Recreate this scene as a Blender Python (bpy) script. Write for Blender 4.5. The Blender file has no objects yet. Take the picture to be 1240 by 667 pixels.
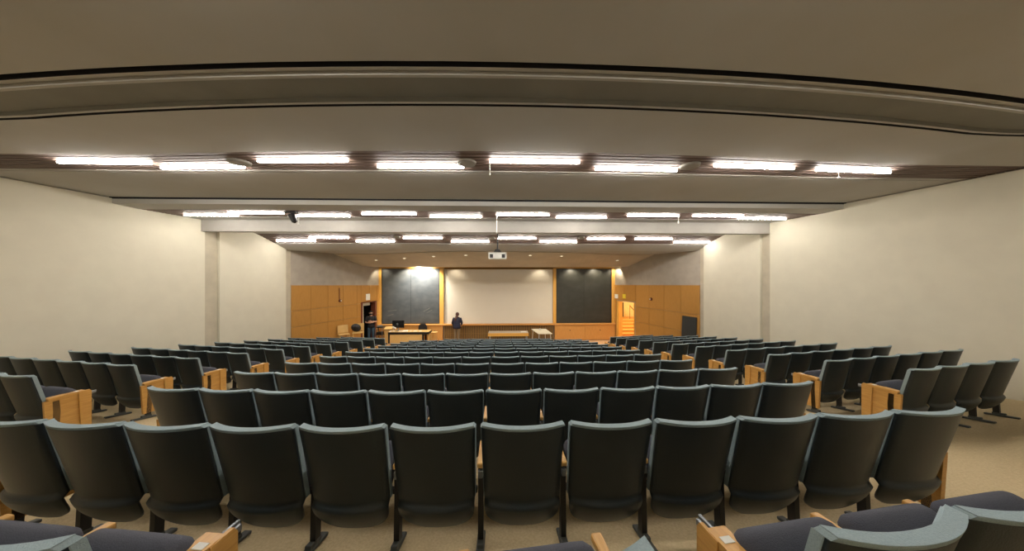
import bpy, bmesh, math, random
from math import sin, cos, tan, atan, radians, pi, sqrt
from mathutils import Vector, Matrix
random.seed(7)
SC = bpy.context.scene
COL = SC.collection
F = 339.0
YAW = radians(1.7)
EYE = 3.74            # camera height over the flat floor in front

# ------------------------------------------------------------------ helpers
def at(x, y, Y):
    """world point on the plane at distance Y seen at photograph pixel (x, y)"""
    a = (x - 620) / F; b = (y - 333.5) / F
    return Vector((Y * tan(atan(a) + YAW), Y, EYE - Y * b / (cos(YAW) - a * sin(YAW))))

def mat(name, col, rough=0.6, metal=0.0, spec=0.5, kind=None, col2=None, scale=8, bump=0.0, stretch=(1, 1, 1), emit=None, es=0):
    m = bpy.data.materials.new(name); m.use_nodes = True
    nt = m.node_tree; b = nt.nodes['Principled BSDF']
    b.inputs['Base Color'].default_value = (*col, 1)
    b.inputs['Roughness'].default_value = rough
    b.inputs['Metallic'].default_value = metal
    b.inputs['Specular IOR Level'].default_value = spec
    if emit:
        b.inputs['Emission Color'].default_value = (*emit, 1); b.inputs['Emission Strength'].default_value = es
    tc = nt.nodes.new('ShaderNodeTexCoord'); mp = nt.nodes.new('ShaderNodeMapping')
    mp.inputs['Scale'].default_value = stretch
    nt.links.new(tc.outputs['Object'], mp.inputs['Vector'])
    n = nt.nodes.new('ShaderNodeTexNoise'); n.inputs['Scale'].default_value = scale; n.inputs['Detail'].default_value = 5
    nt.links.new(mp.outputs['Vector'], n.inputs['Vector'])
    if col2 is None: col2 = tuple(c * 0.88 for c in col)
    r = nt.nodes.new('ShaderNodeValToRGB')
    r.color_ramp.elements[0].color = (*col2, 1); r.color_ramp.elements[1].color = (*col, 1)
    r.color_ramp.elements[0].position = 0.35; r.color_ramp.elements[1].position = 0.65
    nt.links.new(n.outputs['Fac'], r.inputs['Fac']); nt.links.new(r.outputs['Color'], b.inputs['Base Color'])
    if bump:
        bp = nt.nodes.new('ShaderNodeBump'); bp.inputs['Strength'].default_value = bump; bp.inputs['Distance'].default_value = 0.01
        nt.links.new(n.outputs['Fac'], bp.inputs['Height']); nt.links.new(bp.outputs['Normal'], b.inputs['Normal'])
    return m

M = {}
LES = 84
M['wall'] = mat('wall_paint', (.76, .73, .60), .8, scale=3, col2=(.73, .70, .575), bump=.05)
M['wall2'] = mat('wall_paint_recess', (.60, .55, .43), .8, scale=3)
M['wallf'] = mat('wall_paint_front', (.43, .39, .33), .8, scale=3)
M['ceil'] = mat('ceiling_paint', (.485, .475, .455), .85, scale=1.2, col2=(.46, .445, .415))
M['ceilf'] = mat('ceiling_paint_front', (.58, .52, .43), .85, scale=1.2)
M['ceild'] = mat('ceiling_recess_shade', (.27, .265, .245), .85, scale=2)  # ceiling colour darkened to paint in the shade of the recessed band
M['beam'] = mat('beam_face_shade', (.33, .315, .29), .85, scale=2)  # shade on the beam's front face, put into its base colour
M['dark'] = mat('black_gap', (.012, .012, .016), .8)
M['carpet'] = mat('carpet_tan', (.56, .45, .27), .95, scale=60, col2=(.47, .375, .22), bump=.4)
M['stagefl'] = mat('stage_floor_wood', (.58, .40, .24), .5, scale=6, stretch=(1, 8, 1), col2=(.5, .33, .19))
M['wood'] = mat('wood_panel_honey', (.50, .255, .06), .42, scale=7, stretch=(9, 9, .6), col2=(.44, .215, .048))
M['woodc'] = mat('wood_cabinet_orange', (.60, .30, .085), .4, scale=6, stretch=(9, 9, .6), col2=(.52, .25, .065))
M['woodt'] = mat('wood_trim_yellow', (.72, .40, .09), .4, scale=6, stretch=(9, 9, .6))
M['woodd'] = mat('wood_slat_brown', (.27, .16, .045), .5, scale=10, stretch=(9, 9, .6), col2=(.20, .11, .03))
M['slat'] = mat('ceiling_slat_brown', (.15, .10, .08), .6, scale=5, stretch=(.4, 9, 9), col2=(.115, .075, .06))
M['slatgap'] = mat('ceiling_slat_gap', (.045, .03, .022), .8)
M['arm'] = mat('armrest_oak', (.62, .35, .10), .32, scale=9, stretch=(9, .8, 9), col2=(.53, .28, .075))
M['ply'] = mat('plywood_light', (.66, .44, .17), .45, scale=8, stretch=(9, 1, 1), col2=(.58, .37, .13))
M['shell'] = mat('seat_shell_plastic', (.015, .024, .029), .42, scale=160, bump=.12, col2=(.013, .021, .026))
M['pad'] = mat('seat_pad_grey_blue', (.30, .39, .43), .8, scale=220, bump=.3, col2=(.26, .345, .385))
M['cush'] = mat('seat_cushion_navy', (.065, .07, .092), .85, scale=220, bump=.3, col2=(.052, .056, .076))
M['black'] = mat('black_metal', (.007, .007, .008), .45)
M['gmetal'] = mat('grey_bracket_metal', (.30, .33, .36), .35, metal=.8)
M['fmetal'] = mat('foot_plate_grey', (.06, .065, .06), .5)
M['white'] = mat('white_plastic', (.72, .72, .68), .5)
M['lens'] = mat('light_diffuser', (.9, .9, .9), .5, emit=(1, .93, .84), es=LES)
M['screen'] = mat('screen_fabric', (.66, .62, .54), .9, scale=2, col2=(.65, .61, .53))
M['screenedge'] = mat('screen_side_grey', (.42, .39, .34), .8)
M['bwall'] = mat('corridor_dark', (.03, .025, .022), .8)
M['warm'] = mat('corridor_cream', (.80, .66, .40), .8)
M['paper'] = mat('paper_white', (.85, .85, .8), .8)
M['yellow'] = mat('sign_yellow', (.85, .65, .05), .6)
M['skin'] = mat('skin', (.55, .30, .20), .6, scale=20)
M['shirt'] = mat('black_shirt', (.012, .013, .018), .85, scale=30)
M['navy'] = mat('navy_jacket', (.012, .016, .045), .8, scale=30)
M['jeans'] = mat('blue_jeans', (.045, .085, .13), .85, scale=60)
M['khaki'] = mat('khaki_trousers', (.20, .145, .085), .85, scale=60)
M['hair'] = mat('auburn_hair', (.06, .018, .014), .6, scale=60, stretch=(9, 9, 1))
M['hairb'] = mat('short_dark_hair', (.02, .015, .012), .8)
M['shoe'] = mat('black_shoe', (.015, .013, .012), .5)
M['redjamb'] = mat('door_jamb_brown', (.16, .045, .02), .5)
M['glossbk'] = mat('monitor_black', (.008, .008, .009), .25)
M['leather'] = mat('black_leather', (.015, .014, .015), .4)
M['lamp_f'] = mat('downlight_glow', (.9, .9, .9), .5, emit=(1, .85, .6), es=1.6)
M['disc'] = mat('speaker_grey', (.36, .345, .31), .8)
M['dgreen'] = mat('board_back_dark', (.035, .038, .036), .7)
M['tablew'] = mat('table_top_cream', (.72, .69, .56), .5)
M['tableg'] = mat('bench_top_grey', (.48, .42, .35), .5)

# chalkboard: glossy slate with smudges
def board_mat(name, base, smudge, amt):
    m = mat(name, base, .38, spec=.55, scale=2.2, col2=smudge, stretch=(1, 1, 1.5))
    r = [n for n in m.node_tree.nodes if n.type == 'VALTORGB'][0]
    r.color_ramp.elements[0].position = .3; r.color_ramp.elements[1].position = .3 + amt
    return m
M['slate1'] = board_mat('chalkboard_smudged', (.048, .056, .062), (.085, .092, .098), .45)
M['slate2'] = board_mat('chalkboard_clean', (.030, .031, .026), (.042, .043, .037), .3)
M['chalk'] = mat('chalk_mark', (.16, .16, .15), .9)

class MB:
    """collects shapes into one bmesh, built as one mesh object"""
    def __init__(s): s.b = bmesh.new()
    def add(s, verts, faces):
        vs = [s.b.verts.new(v) for v in verts]
        for f in faces:
            try: s.b.faces.new([vs[i] for i in f])
            except ValueError: pass
        return vs
    def box(s, c, d, rz=0, bev=0, rx=0, ry=0):
        m = Matrix.Translation(c) @ Matrix.Rotation(rz, 4, 'Z') @ Matrix.Rotation(ry, 4, 'Y') @ Matrix.Rotation(rx, 4, 'X') @ Matrix.Diagonal((*d, 1))
        r = bmesh.ops.create_cube(s.b, size=1, matrix=m)
        if bev:
            es = list({e for v in r['verts'] for e in v.link_edges})
            bmesh.ops.bevel(s.b, geom=es, offset=bev, segments=2, affect='EDGES', profile=.5)
        return s
    def b2(s, lo, hi, bev=0):
        lo = Vector(lo); hi = Vector(hi)
        return s.box((lo + hi) / 2, [abs(q) for q in (hi - lo)], bev=bev)
    def cyl(s, p0, p1, r0, r1=None, n=12):
        p0 = Vector(p0); p1 = Vector(p1); r1 = r0 if r1 is None else r1
        d = p1 - p0; q = d.to_track_quat('Z', 'Y').to_matrix().to_4x4()
        bmesh.ops.create_cone(s.b, cap_ends=True, segments=n, radius1=r0, radius2=r1, depth=d.length,
                              matrix=Matrix.Translation((p0 + p1) / 2) @ q)
        return s
    def ball(s, c, r, sc=(1, 1, 1), n=12, rot=None):
        m = Matrix.Translation(c) @ (rot or Matrix.Identity(4)) @ Matrix.Diagonal((r * sc[0], r * sc[1], r * sc[2], 1))
        bmesh.ops.create_uvsphere(s.b, u_segments=n, v_segments=n // 2 + 2, radius=1, matrix=m); return s
    def prism(s, pts, h0, h1, axis='z', ox=0):
        """polygon pts extruded; axis x: pts are (y,z)"""
        n = len(pts)
        def mk(p, h): return (p[0], p[1], h) if axis == 'z' else ((h, p[0], p[1]) if axis == 'x' else (p[0], h, p[1]))
        vs = [mk(p, h0) for p in pts] + [mk(p, h1) for p in pts]
        fs = [tuple(range(n)), tuple(range(2 * n - 1, n - 1, -1))] + [(i, i + n, (i + 1) % n + n, (i + 1) % n) for i in range(n)]
        s.add(vs, fs); return s
    def mesh(s, name, m):
        bmesh.ops.recalc_face_normals(s.b, faces=s.b.faces)
        me = bpy.data.meshes.new(name); s.b.to_mesh(me); s.b.free()
        me.materials.append(m); return me
    def build(s, name, m, parent=None, smooth=False, loc=None, rz=0):
        me = s.mesh(name, m)
        if smooth:
            for p in me.polygons: p.use_smooth = True
        o = bpy.data.objects.new(name, me); COL.objects.link(o)
        if parent: o.parent = parent
        if loc is not None: o.location = loc
        if rz: o.rotation_euler.z = rz
        return o

def tag(o, label=None, cat=None, group=None, kind=None):
    if label: o['label'] = label
    if cat: o['category'] = cat
    if group: o['group'] = group
    if kind: o['kind'] = kind
    return o
def empty(name, loc, rz=0):
    o = bpy.data.objects.new(name, None); COL.objects.link(o); o.location = loc; o.rotation_euler.z = rz
    o.empty_display_size = .1
    return o
def struct(o): o['kind'] = 'structure'; return o
def copy_tree(o, parent=None):
    c = o.copy(); COL.objects.link(c); c.parent = parent
    for ch in o.children: copy_tree(ch, c)
    return c

# ------------------------------------------------------------------ plan
XC = -0.25
def rowY(n): return 1.66 + .9 * (n - 1)
CH = 0.88                                  # chair height
BL = {0: .20, 1: .20, 2: .20, 3: .19, 4: .17, 5: .15, 6: .10, 7: .09, 8: .05, 9: .02, 10: 0, 11: 0, 12: 0}
BR = {0: .10, 1: .10, 2: .10, 3: .10, 4: .05, 5: .02, 6: .02, 7: .02, 8: 0, 9: 0, 10: 0, 11: 0, 12: 0}
def floor_z(X, Y):
    a = abs(X - XC)
    g = 0.012 * min(a, 3.3) ** 2
    if a > 3.3: g = .13 - .13 * min(1, (a - 3.3) / 1.6)
    if a > 4.9: g = .19 * (a - 4.9)
    g *= max(0, min(1, (12.6 - Y) / 3.5)) if a < 4.9 else 1
    s = Y - g
    h = .905 + CH + .1722 * (s - 1.66)
    if Y < .3: h = min(h, .905 + CH + .1722 * (.3 - 1.66) + 0)
    return max(0.0, EYE - h)

# walls in plan
LA, LB = Vector((-8.77, 11.80)), Vector((-7.05, 16.2))
RA, RB = Vector((8.17, 11.40)), Vector((6.43, 16.2))
def wl(Y): return -(9.87 - .093 * Y)
def wr(Y): return 9.424 - .11 * Y
FY = 16.2
def on_wall(x, y, A, B):
    a = (x - 620) / F; r = tan(atan(a) + YAW)
    d = B - A; t = (r * A.y - A.x) / (d.x - r * d.y)
    Y = A.y + t * d.y
    return t * d.length, at(x, y, Y).z, Y
YB = -2.6

# ------------------------------------------------------------------ floor
def make_floor():
    mb = MB(); xs = [-12 + .5 * i for i in range(48)]; ys = [YB - .2 + .3 * i for i in range(56)]
    vs = [(x, y, floor_z(x, y)) for y in ys for x in xs]; nx = len(xs)
    fs = [(j * nx + i, j * nx + i + 1, (j + 1) * nx + i + 1, (j + 1) * nx + i) for j in range(len(ys) - 1) for i in range(nx - 1)]
    mb.add(vs, fs)
    o = mb.build('floor', M['carpet'], smooth=True); struct(o)
    for p in o.data.polygons: p.flip() if p.normal.z < 0 else None
    mb = MB(); mb.prism([(-8.25, 13.3), (7.35, 13.3), (6.35, 16.3), (-7.15, 16.3)], .0, .012)
    struct(mb.build('floor_front', M['stagefl']))
make_floor()

# ------------------------------------------------------------------ walls
def wall_run(name, A, B, z0, z1, thick, m, openings=(), inward=1):
    """vertical wall between plan points A,B made of boxes round its openings; thickness away from the room"""
    d = (B - A); L = d.length; u = d / L; n = Vector((-u.y, u.x)) * inward
    mb = MB()
    cuts = sorted(set([0, L] + [q for o in openings for q in (o[0], o[1])]))
    for a, b in zip(cuts[:-1], cuts[1:]):
        segs = [(z0, z1)]
        for o in openings:
            if o[0] <= a and b <= o[1]: segs = [(z0, o[2]), (o[3], z1)]
        for s0, s1 in segs:
            if s1 - s0 < 1e-4: continue
            p = [A + u * a, A + u * b, A + u * b - n * thick, A + u * a - n * thick]
            mb.prism([(q.x, q.y) for q in p], s0, s1)
    return struct(mb.build(name, m))
TOP = 6.2
# openings in the splayed walls: doors
sl0, zt, _ = on_wall(437.5, 367, LA, LB); sl1, _, _ = on_wall(455, 367, LA, LB)
sr0, ztr, _ = on_wall(769, 366.5, RA, RB); sr1, _, _ = on_wall(747.5, 366.5, RA, RB)
doorL = (sl0, sl1, 0, zt); doorR = (sr0, sr1, 0, ztr)
inL, inR = -1, 1      # direction that points into the room for A->B runs
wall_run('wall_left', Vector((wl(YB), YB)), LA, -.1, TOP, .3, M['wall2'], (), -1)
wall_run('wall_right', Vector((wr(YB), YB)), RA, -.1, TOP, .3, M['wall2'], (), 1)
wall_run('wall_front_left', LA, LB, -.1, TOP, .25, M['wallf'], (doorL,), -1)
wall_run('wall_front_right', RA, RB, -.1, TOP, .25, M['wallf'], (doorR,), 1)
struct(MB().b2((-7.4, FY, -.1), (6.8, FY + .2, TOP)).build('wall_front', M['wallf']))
struct(MB().b2((-10.4, YB - .2, -.1), (9.9, YB, TOP)).build('wall_back', M['wall']))

# big off-white panels on the side walls with a recessed strip between them
def side_panels(side):
    w = wl if side < 0 else wr
    ends = ((-2.4, 8.70), (9.10, 11.5)) if side < 0 else ((-2.4, 8.60), (8.90, 11.15))
    for k, (y0, y1) in enumerate(ends):
        mb = MB(); t = .07
        mb.prism([(w(y0), y0), (w(y1), y1), (w(y1) - side * t, y1), (w(y0) - side * t, y0)], -.05, 5.55)
        struct(mb.build('trim_%d' % (1 + k + (2 if side > 0 else 0)), M['wall']))
side_panels(-1); side_panels(1)

# honey wood panelling on the splayed front walls
def panelling(name, A, B, side, door, ztop0, ztop1, seams_z, nseam):
    d = B - A; L = d.length; u = d / L; n = Vector((-u.y, u.x)) * (-1 if side < 0 else 1)
    mb = MB()
    def board(s0, s1, z0, z1):
        if s1 - s0 < .03 or z1 - z0 < .03: return
        g = .006; p = [A + u * (s0 + g), A + u * (s1 - g)]
        q = [p[1] + n * .035, p[0] + n * .035]; pts = [(v.x, v.y) for v in p + q]
        if z1 > 2.5:
            za, zb = ztop0 + (ztop1 - ztop0) * s0 / L, ztop0 + (ztop1 - ztop0) * s1 / L
        else: za = zb = z1
        vs = [(x, y, z0 + g) for x, y in pts] + [(pts[0][0], pts[0][1], za - g), (pts[1][0], pts[1][1], zb - g), (pts[2][0], pts[2][1], zb - g), (pts[3][0], pts[3][1], za - g)]
        mb.add(vs, [(0, 1, 2, 3), (7, 6, 5, 4), (0, 4, 5, 1), (1, 5, 6, 2), (2, 6, 7, 3), (3, 7, 4, 0)])
    xs = [L * i / nseam for i in range(nseam + 1)]
    pts = sorted(set(xs + [door[0] - .05, door[1] + .05]))
    for a, b in zip(pts[:-1], pts[1:]):
        zs = [0] + seams_z + [3.4]
        ind = a >= door[0] - .06 and b <= door[1] + .06
        for z0, z1 in zip(zs[:-1], zs[1:]):
            if ind:
                if z1 <= door[3] + .05: continue
                z0 = max(z0, door[3] + .05)
            board(a, b, z0, z1)
    struct(mb.build(name, M['wood']))
panelling('trim_5', LA, LB, -1, doorL, EYE - .40, EYE - .55, [1.59, 2.26], 6)
panelling('trim_6', RA, RB, 1, doorR, EYE - .40, EYE - .55, [1.30, 2.10], 6)

# ------------------------------------------------------------------ ceiling
def bow(x, Z):
    c = .0125 if Z < 3.4 else (.0125 + (.0 - .0125) * min(1, (Z - 3.4) / 2.2))
    a = min(abs(x - .2), 6.0)
    return c * a * a
XS = [-11 + .5 * i for i in range(43)]
def ceil_strip(name, prof, m, xs=XS, smooth=False):
    """prof: list of (Y, H) along the hall; swept across the hall"""
    mb = MB(); n = len(prof)
    vs = [(x, Y + bow(x, Y), EYE + H) for x in xs for (Y, H) in prof]
    fs = [(i * n + j, i * n + j + 1, (i + 1) * n + j + 1, (i + 1) * n + j) for i in range(len(xs) - 1) for j in range(n - 1)]
    mb.add(vs, fs)
    return struct(mb.build(name, m))
HA, HB = 1.83, 1.66
def HCf(Y): return 1.55 if Y < 10.1 else 1.55 - .35 * (Y - 10.1)
# painted surfaces
ceil_strip('ceiling', [(YB - .1, HA), (2.40, HA)], M['ceil'])
ceil_strip('ceiling_track', [(2.40, HA), (2.40, HA + .06), (2.465, HA + .06), (2.465, HA)], M['dark'])
ceil_strip('ceiling_lip', [(2.465, HA), (2.50, HA), (2.50, HA + .03), (2.55, HA + .03), (2.55, HA - .01), (2.585, HA - .01), (2.585, HA + .05)], M['ceil'])
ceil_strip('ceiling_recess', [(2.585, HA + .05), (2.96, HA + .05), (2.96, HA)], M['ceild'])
ceil_strip('ceiling_lip', [(2.96, HA), (2.995, HA)], M['ceil'])
ceil_strip('ceiling_track', [(2.995, HA), (2.995, HA + .06), (3.035, HA + .06), (3.035, HA)], M['dark'])
ceil_strip('ceiling_bay', [(3.035, HA), (4.13, HA), (4.13, HA + .10)], M['ceil'])
ceil_strip('ceiling_bay', [(4.93, HA + .10), (4.93, HA), (5.02, HA), (5.02, HA + .012), (5.05, HA + .012), (5.05, HA), (6.78, HA)], M['ceil'])
ceil_strip('ceiling_track', [(6.78, HA), (6.78, HA + .02), (6.83, HA + .02), (6.83, HA - .03)], M['dark'])
ceil_strip('ceiling_beam', [(6.83, HA - .03), (6.83, HB + .03), (7.28, HB), (7.28, HB + .10)], M['ceil'])
ceil_strip('ceiling_beam', [(8.12, HB + .10), (8.12, HB), (8.60, HB)], M['ceil'])
ceil_strip('ceiling_beam', [(8.60, HB), (8.60, 1.32)], M['beam'])  # front face, shade painted in by a darker colour
ceil_strip('ceiling_beam', [(8.60, 1.32), (8.82, 1.32), (8.82, 1.62), (10.1, HCf(10.1)), (10.26, HCf(10.26)), (10.26, HCf(10.26) + .10)], M['ceil'])
ceil_strip('ceiling_beam', [(10.98, HCf(10.98) + .10), (10.98, HCf(10.98)), (11.58, 1.03), (11.58, 1.06), (11.66, 1.06)], M['ceil'])
# slatted recesses that hold the lamps
def slats(name, Y0, Y1, hf, n, x0, x1):
    ceil_strip(name + '_back', [(Y0, hf(Y0) + .10), (Y1, hf(Y1) + .10)], M['slatgap'])
    mb = MB(); xs = [x for x in XS if x0 <= x <= x1]; w = (Y1 - Y0) / n
    for k in range(n):
        a = Y0 + w * (k + .14); b = Y0 + w * (k + .86)
        t = [(a, hf(a) + .005), (b, hf(b) + .005), (b, hf(b) + .06), (a, hf(a) + .06)]
        vs = [(x, y + bow(x, y), EYE + h) for x in xs for y, h in t]
        fs = [(i * 4 + j, i * 4 + (j + 1) % 4, (i + 1) * 4 + (j + 1) % 4, (i + 1) * 4 + j) for i in range(len(xs) - 1) for j in range(4)]
        mb.add(vs, fs)
    struct(mb.build(name, M['slat']))
slats('ceiling_slats', 4.13, 4.93, lambda y: HA, 7, -11, 11)
slats('ceiling_slats', 7.28, 8.12, lambda y: HB, 7, -11, 11)
slats('ceiling_slats', 10.26, 10.98, HCf, 6, -11, 11)
# front ceiling: flat, then an arc edge, then a slope down to the boards
def front_ceiling():
    def brk(x): return min(13.5, 12.0 + .048 * (x + .35) ** 2)
    mb = MB(); xs = [-9.5 + .25 * i for i in range(76)]
    vs = []
    for x in xs:
        b = brk(x)
        vs += [(x, 11.6, EYE + 1.04), (x, b, EYE + 1.04)]
    n = 2
    mb.add(vs, [(i * n, i * n + 1, i * n + 3, i * n + 2) for i in range(len(xs) - 1)])
    struct(mb.build('ceiling_front', M['ceil']))
    mb = MB(); vs = []
    for x in xs:
        b = brk(x)
        # thin dark reveal then the sloped soffit
        vs += [(x, b, EYE + 1.04), (x, b + .01, EYE + 1.10), (x, b + .07, EYE + 1.10)]
    mb.add(vs, [(i * 3 + j, i * 3 + j + 1, (i + 1) * 3 + j + 1, (i + 1) * 3 + j) for i in range(len(xs) - 1) for j in range(2)])
    struct(mb.build('ceiling_reveal', M['dark']))
    mb = MB(); vs = []
    for x in xs:
        b = brk(x) + .07
        vs += [(x, b, EYE + 1.10), (x, b, EYE + 1.02), (x, 15.1, EYE + .50), (x, 15.86, EYE + .47), (x, 15.86, EYE + .60)]
    mb.add(vs, [(i * 5 + j, i * 5 + j + 1, (i + 1) * 5 + j + 1, (i + 1) * 5 + j) for i in range(len(xs) - 1) for j in range(4)])
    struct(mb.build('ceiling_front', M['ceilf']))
front_ceiling()
struct(MB().b2((-10.5, YB - .2, TOP - .02), (10, FY + .2, TOP + .1)).build('ceiling_slab', M['ceil']))

# ------------------------------------------------------------------ ceiling lights
def make_light():
    r = empty('ceiling_light', (0, 0, 0))
    mb = MB(); mb.box((0, 0, .048), (1.45, .045, .07), bev=.006)
    mb.build('housing', M['slat'], r)
    mb = MB(); mb.box((0, 0, -.01), (1.43, .042, .032), bev=.010)
    mb.build('diffuser', M['lens'], r, smooth=True)
    return r
proto_light = make_light(); used_light = [False]
def light_at(xa, xb, Y, hf, label, group):
    pa, pb = at(xa, 300, Y), at(xb, 300, Y)
    x = (pa.x + pb.x) / 2; y = Y + bow(x, Y)
    o = proto_light if not used_light[0] else copy_tree(proto_light)
    used_light[0] = True
    o.location = (x, y, EYE + hf(Y) - .012)
    s = bow(x + .3, Y) - bow(x - .3, Y)
    o.rotation_euler.z = math.atan2(s, .6)
    if hf is HCf: o.rotation_euler.x = -.33
    tag(o, label, 'light', group)
ORD = ['first', 'second', 'third', 'fourth', 'fifth', 'sixth', 'seventh', 'eighth', 'ninth', 'tenth', 'eleventh', 'twelfth', 'thirteenth']
A_ = [(-95, 10, 1), (42, 158, 0), (180, 288, 1), (302, 422, 0), (455, 563, 1), (592, 703, 0), (718, 824, 1), (866, 975, 0), (1000, 1108, 0)]
A_ = A_[1:]
for k, (a, b, t) in enumerate(A_):
    light_at(a, b, 4.70 if t else 4.45, lambda y: HA, ('linear ceiling lamp in the slatted recess nearest the camera, %s from the left' % ORD[k - 1]) if k else 'linear ceiling lamp by the left wall in the recess nearest the camera', 'lamps in the nearest ceiling recess')
B_ = [(156, 212, 0), (224, 288, 1), (278, 342, 0), (360, 424, 1), (437, 505, 0), (520, 584, 1), (601, 665, 0), (673, 735, 1), (759, 823, 0), (838, 901, 0), (899, 946, 1)]
B_ = B_[1:]
for k, (a, b, t) in enumerate(B_):
    light_at(a, b, 7.86 if t else 7.56, lambda y: HB, 'linear ceiling lamp in the middle slatted recess, %s from the left wall' % ORD[k], 'lamps in the middle ceiling recess')
C_ = [(335, 382, 1), (374, 423, 0), (431, 478, 1), (488, 536, 0), (546, 593, 1), (604, 648, 0), (653, 699, 1), (711, 757, 0), (768, 815, 0), (815, 860, 1)]
for k, (a, b, t) in enumerate(C_):
    light_at(a, b, 10.76 if t else 10.50, HCf, 'linear ceiling lamp in the farthest slatted recess, %s from the left wall' % ORD[k], 'lamps in the farthest ceiling recess')

for k, x in enumerate((-5.4, -1.8, 1.8, 5.4)):      # the row of lamps over the back rows, above the frame
    o = copy_tree(proto_light); o.location = (x, .9 + .25 * (k % 2), EYE + HA - .015)
    tag(o, 'linear ceiling lamp above the last rows, %s from the left wall' % ORD[k], 'light', 'lamps over the back rows')

# round speaker discs in the recesses
for k, (px, Y, hf, r, w) in enumerate([(281, 4.52, lambda y: HA, .155, 'beside the lamp nearest the left wall in the near recess'), (565, 4.55, lambda y: HA, .155, 'near the centre of the nearest slatted recess'),
                                       (838, 4.52, lambda y: HA, .155, 'in the right half of the nearest slatted recess'), (481, 10.45, HCf, .12, 'left of centre in the farthest slatted recess'),
                                       (596, 10.52, HCf, .12, 'above the projector in the farthest slatted recess'), (704, 10.45, HCf, .12, 'right of centre in the farthest slatted recess')]):
    x = at(px, 300, Y).x; y = Y + bow(x, Y); z = EYE + hf(Y)
    mb = MB(); mb.cyl((0, 0, .02), (0, 0, -.012), r, r * .93, 28)
    o = mb.build('ceiling_speaker', M['disc'], loc=(x, y, z - .012))
    if hf is HCf: o.rotation_euler.x = -.33
    tag(o, 'round grey ceiling speaker ' + w, 'speaker', 'round ceiling speakers')
    mb = MB(); mb.cyl((0, 0, -.010), (0, 0, -.018), r * .8, r * .74, 28); mb.build('grille', M['disc'], o)

# pull cords and small pendants
for k, (px, py, Y, H, ye, w) in enumerate([(593, 0, 4.45, HA, 211, 'hanging from the near recess, left end of the centre lamp'), (1034, 0, 4.40, HA, 215, 'hanging from the near recess at the right'),
                                           (601.5, 0, 7.75, HB, 283, 'hanging in front of the projector pole'), (361.5, 0, 7.45, HB, 271.5, 'hanging below the black ceiling camera'),
                                           (821.5, 0, 7.8, HB, 270.5, 'hanging at the right end of the middle recess')]):
    x = at(px, 300, Y).x; y = Y + bow(x, Y); z1 = at(px, ye, y).z
    r = empty('hanging_cord', (x, y, EYE + H))
    L = EYE + H - z1
    MB().cyl((0, 0, 0), (0, 0, -L), .0045 if Y < 5 else .011, n=8).build('cord', M['white'], r)
    if Y < 5: MB().ball((0, 0, -L), .016).build('pull_knob', M['white'], r, smooth=True)
    else: MB().cyl((0, 0, -L), (0, 0, -L + .05), .02, .014, 10).build('pull_knob', M['white'], r, smooth=True)
    tag(r, 'thin white cord ' + w, 'cord', 'thin cords hanging from the ceiling')

# security camera on the ceiling
p = at(354, 256, 7.40)
r = empty('ceiling_camera', (p.x, p.y, EYE + HB))
MB().box((0, 0, -.03), (.24, .14, .05), bev=.015).cyl((0, 0, -.04), (0, 0, -.12), .04).build('mount', M['black'], r)
MB().cyl((-.1, -.02, -.03), (-.21, -.05, -.045), .022).build('arm', M['black'], r)
MB().cyl((-.02, 0, -.10), (.07, -.02, -.27), .085, .06, 14).build('camera_body', M['black'], r, smooth=False)
MB().cyl((.07, -.02, -.27), (.085, -.022, -.295), .04, .035, 14).build('camera_lens', M['glossbk'], r)
tag(r, 'small black camera on a ceiling mount at the left of the middle lamps', 'camera')

# projector on its pole
Yp = 10.05
pc = at(602.5, 310, Yp)
pxm = Yp / F
r = empty('projector', (pc.x, Yp, EYE + HCf(Yp)))
zb = pc.z - (EYE + HCf(Yp))
MB().cyl((0, 0, 0), (0, 0, zb + .18), .022).build('pole', M['black'], r)
MB().prism([(-.13, zb + .15), (.13, zb + .15), (.07, zb + .235), (-.07, zb + .235)], -.12, .12, 'y').build('bracket', M['black'], r)
b = MB().box((0, 0, zb), (.64, .44, .24), bev=.03); b.build('projector_body', M['white'], r)
MB().box((-.21, -.222, zb - .01), (.115, .02, .13), bev=.004).build('vent', M['black'], r)
MB().box((.21, -.222, zb - .01), (.115, .02, .13), bev=.004).build('vent', M['black'], r)
MB().cyl((0, .22, zb), (0, .27, zb), .06, .055, 20).build('lens', M['glossbk'], r)
tag(r, 'white ceiling projector seen from behind hanging on a dark pole', 'projector')

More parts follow.
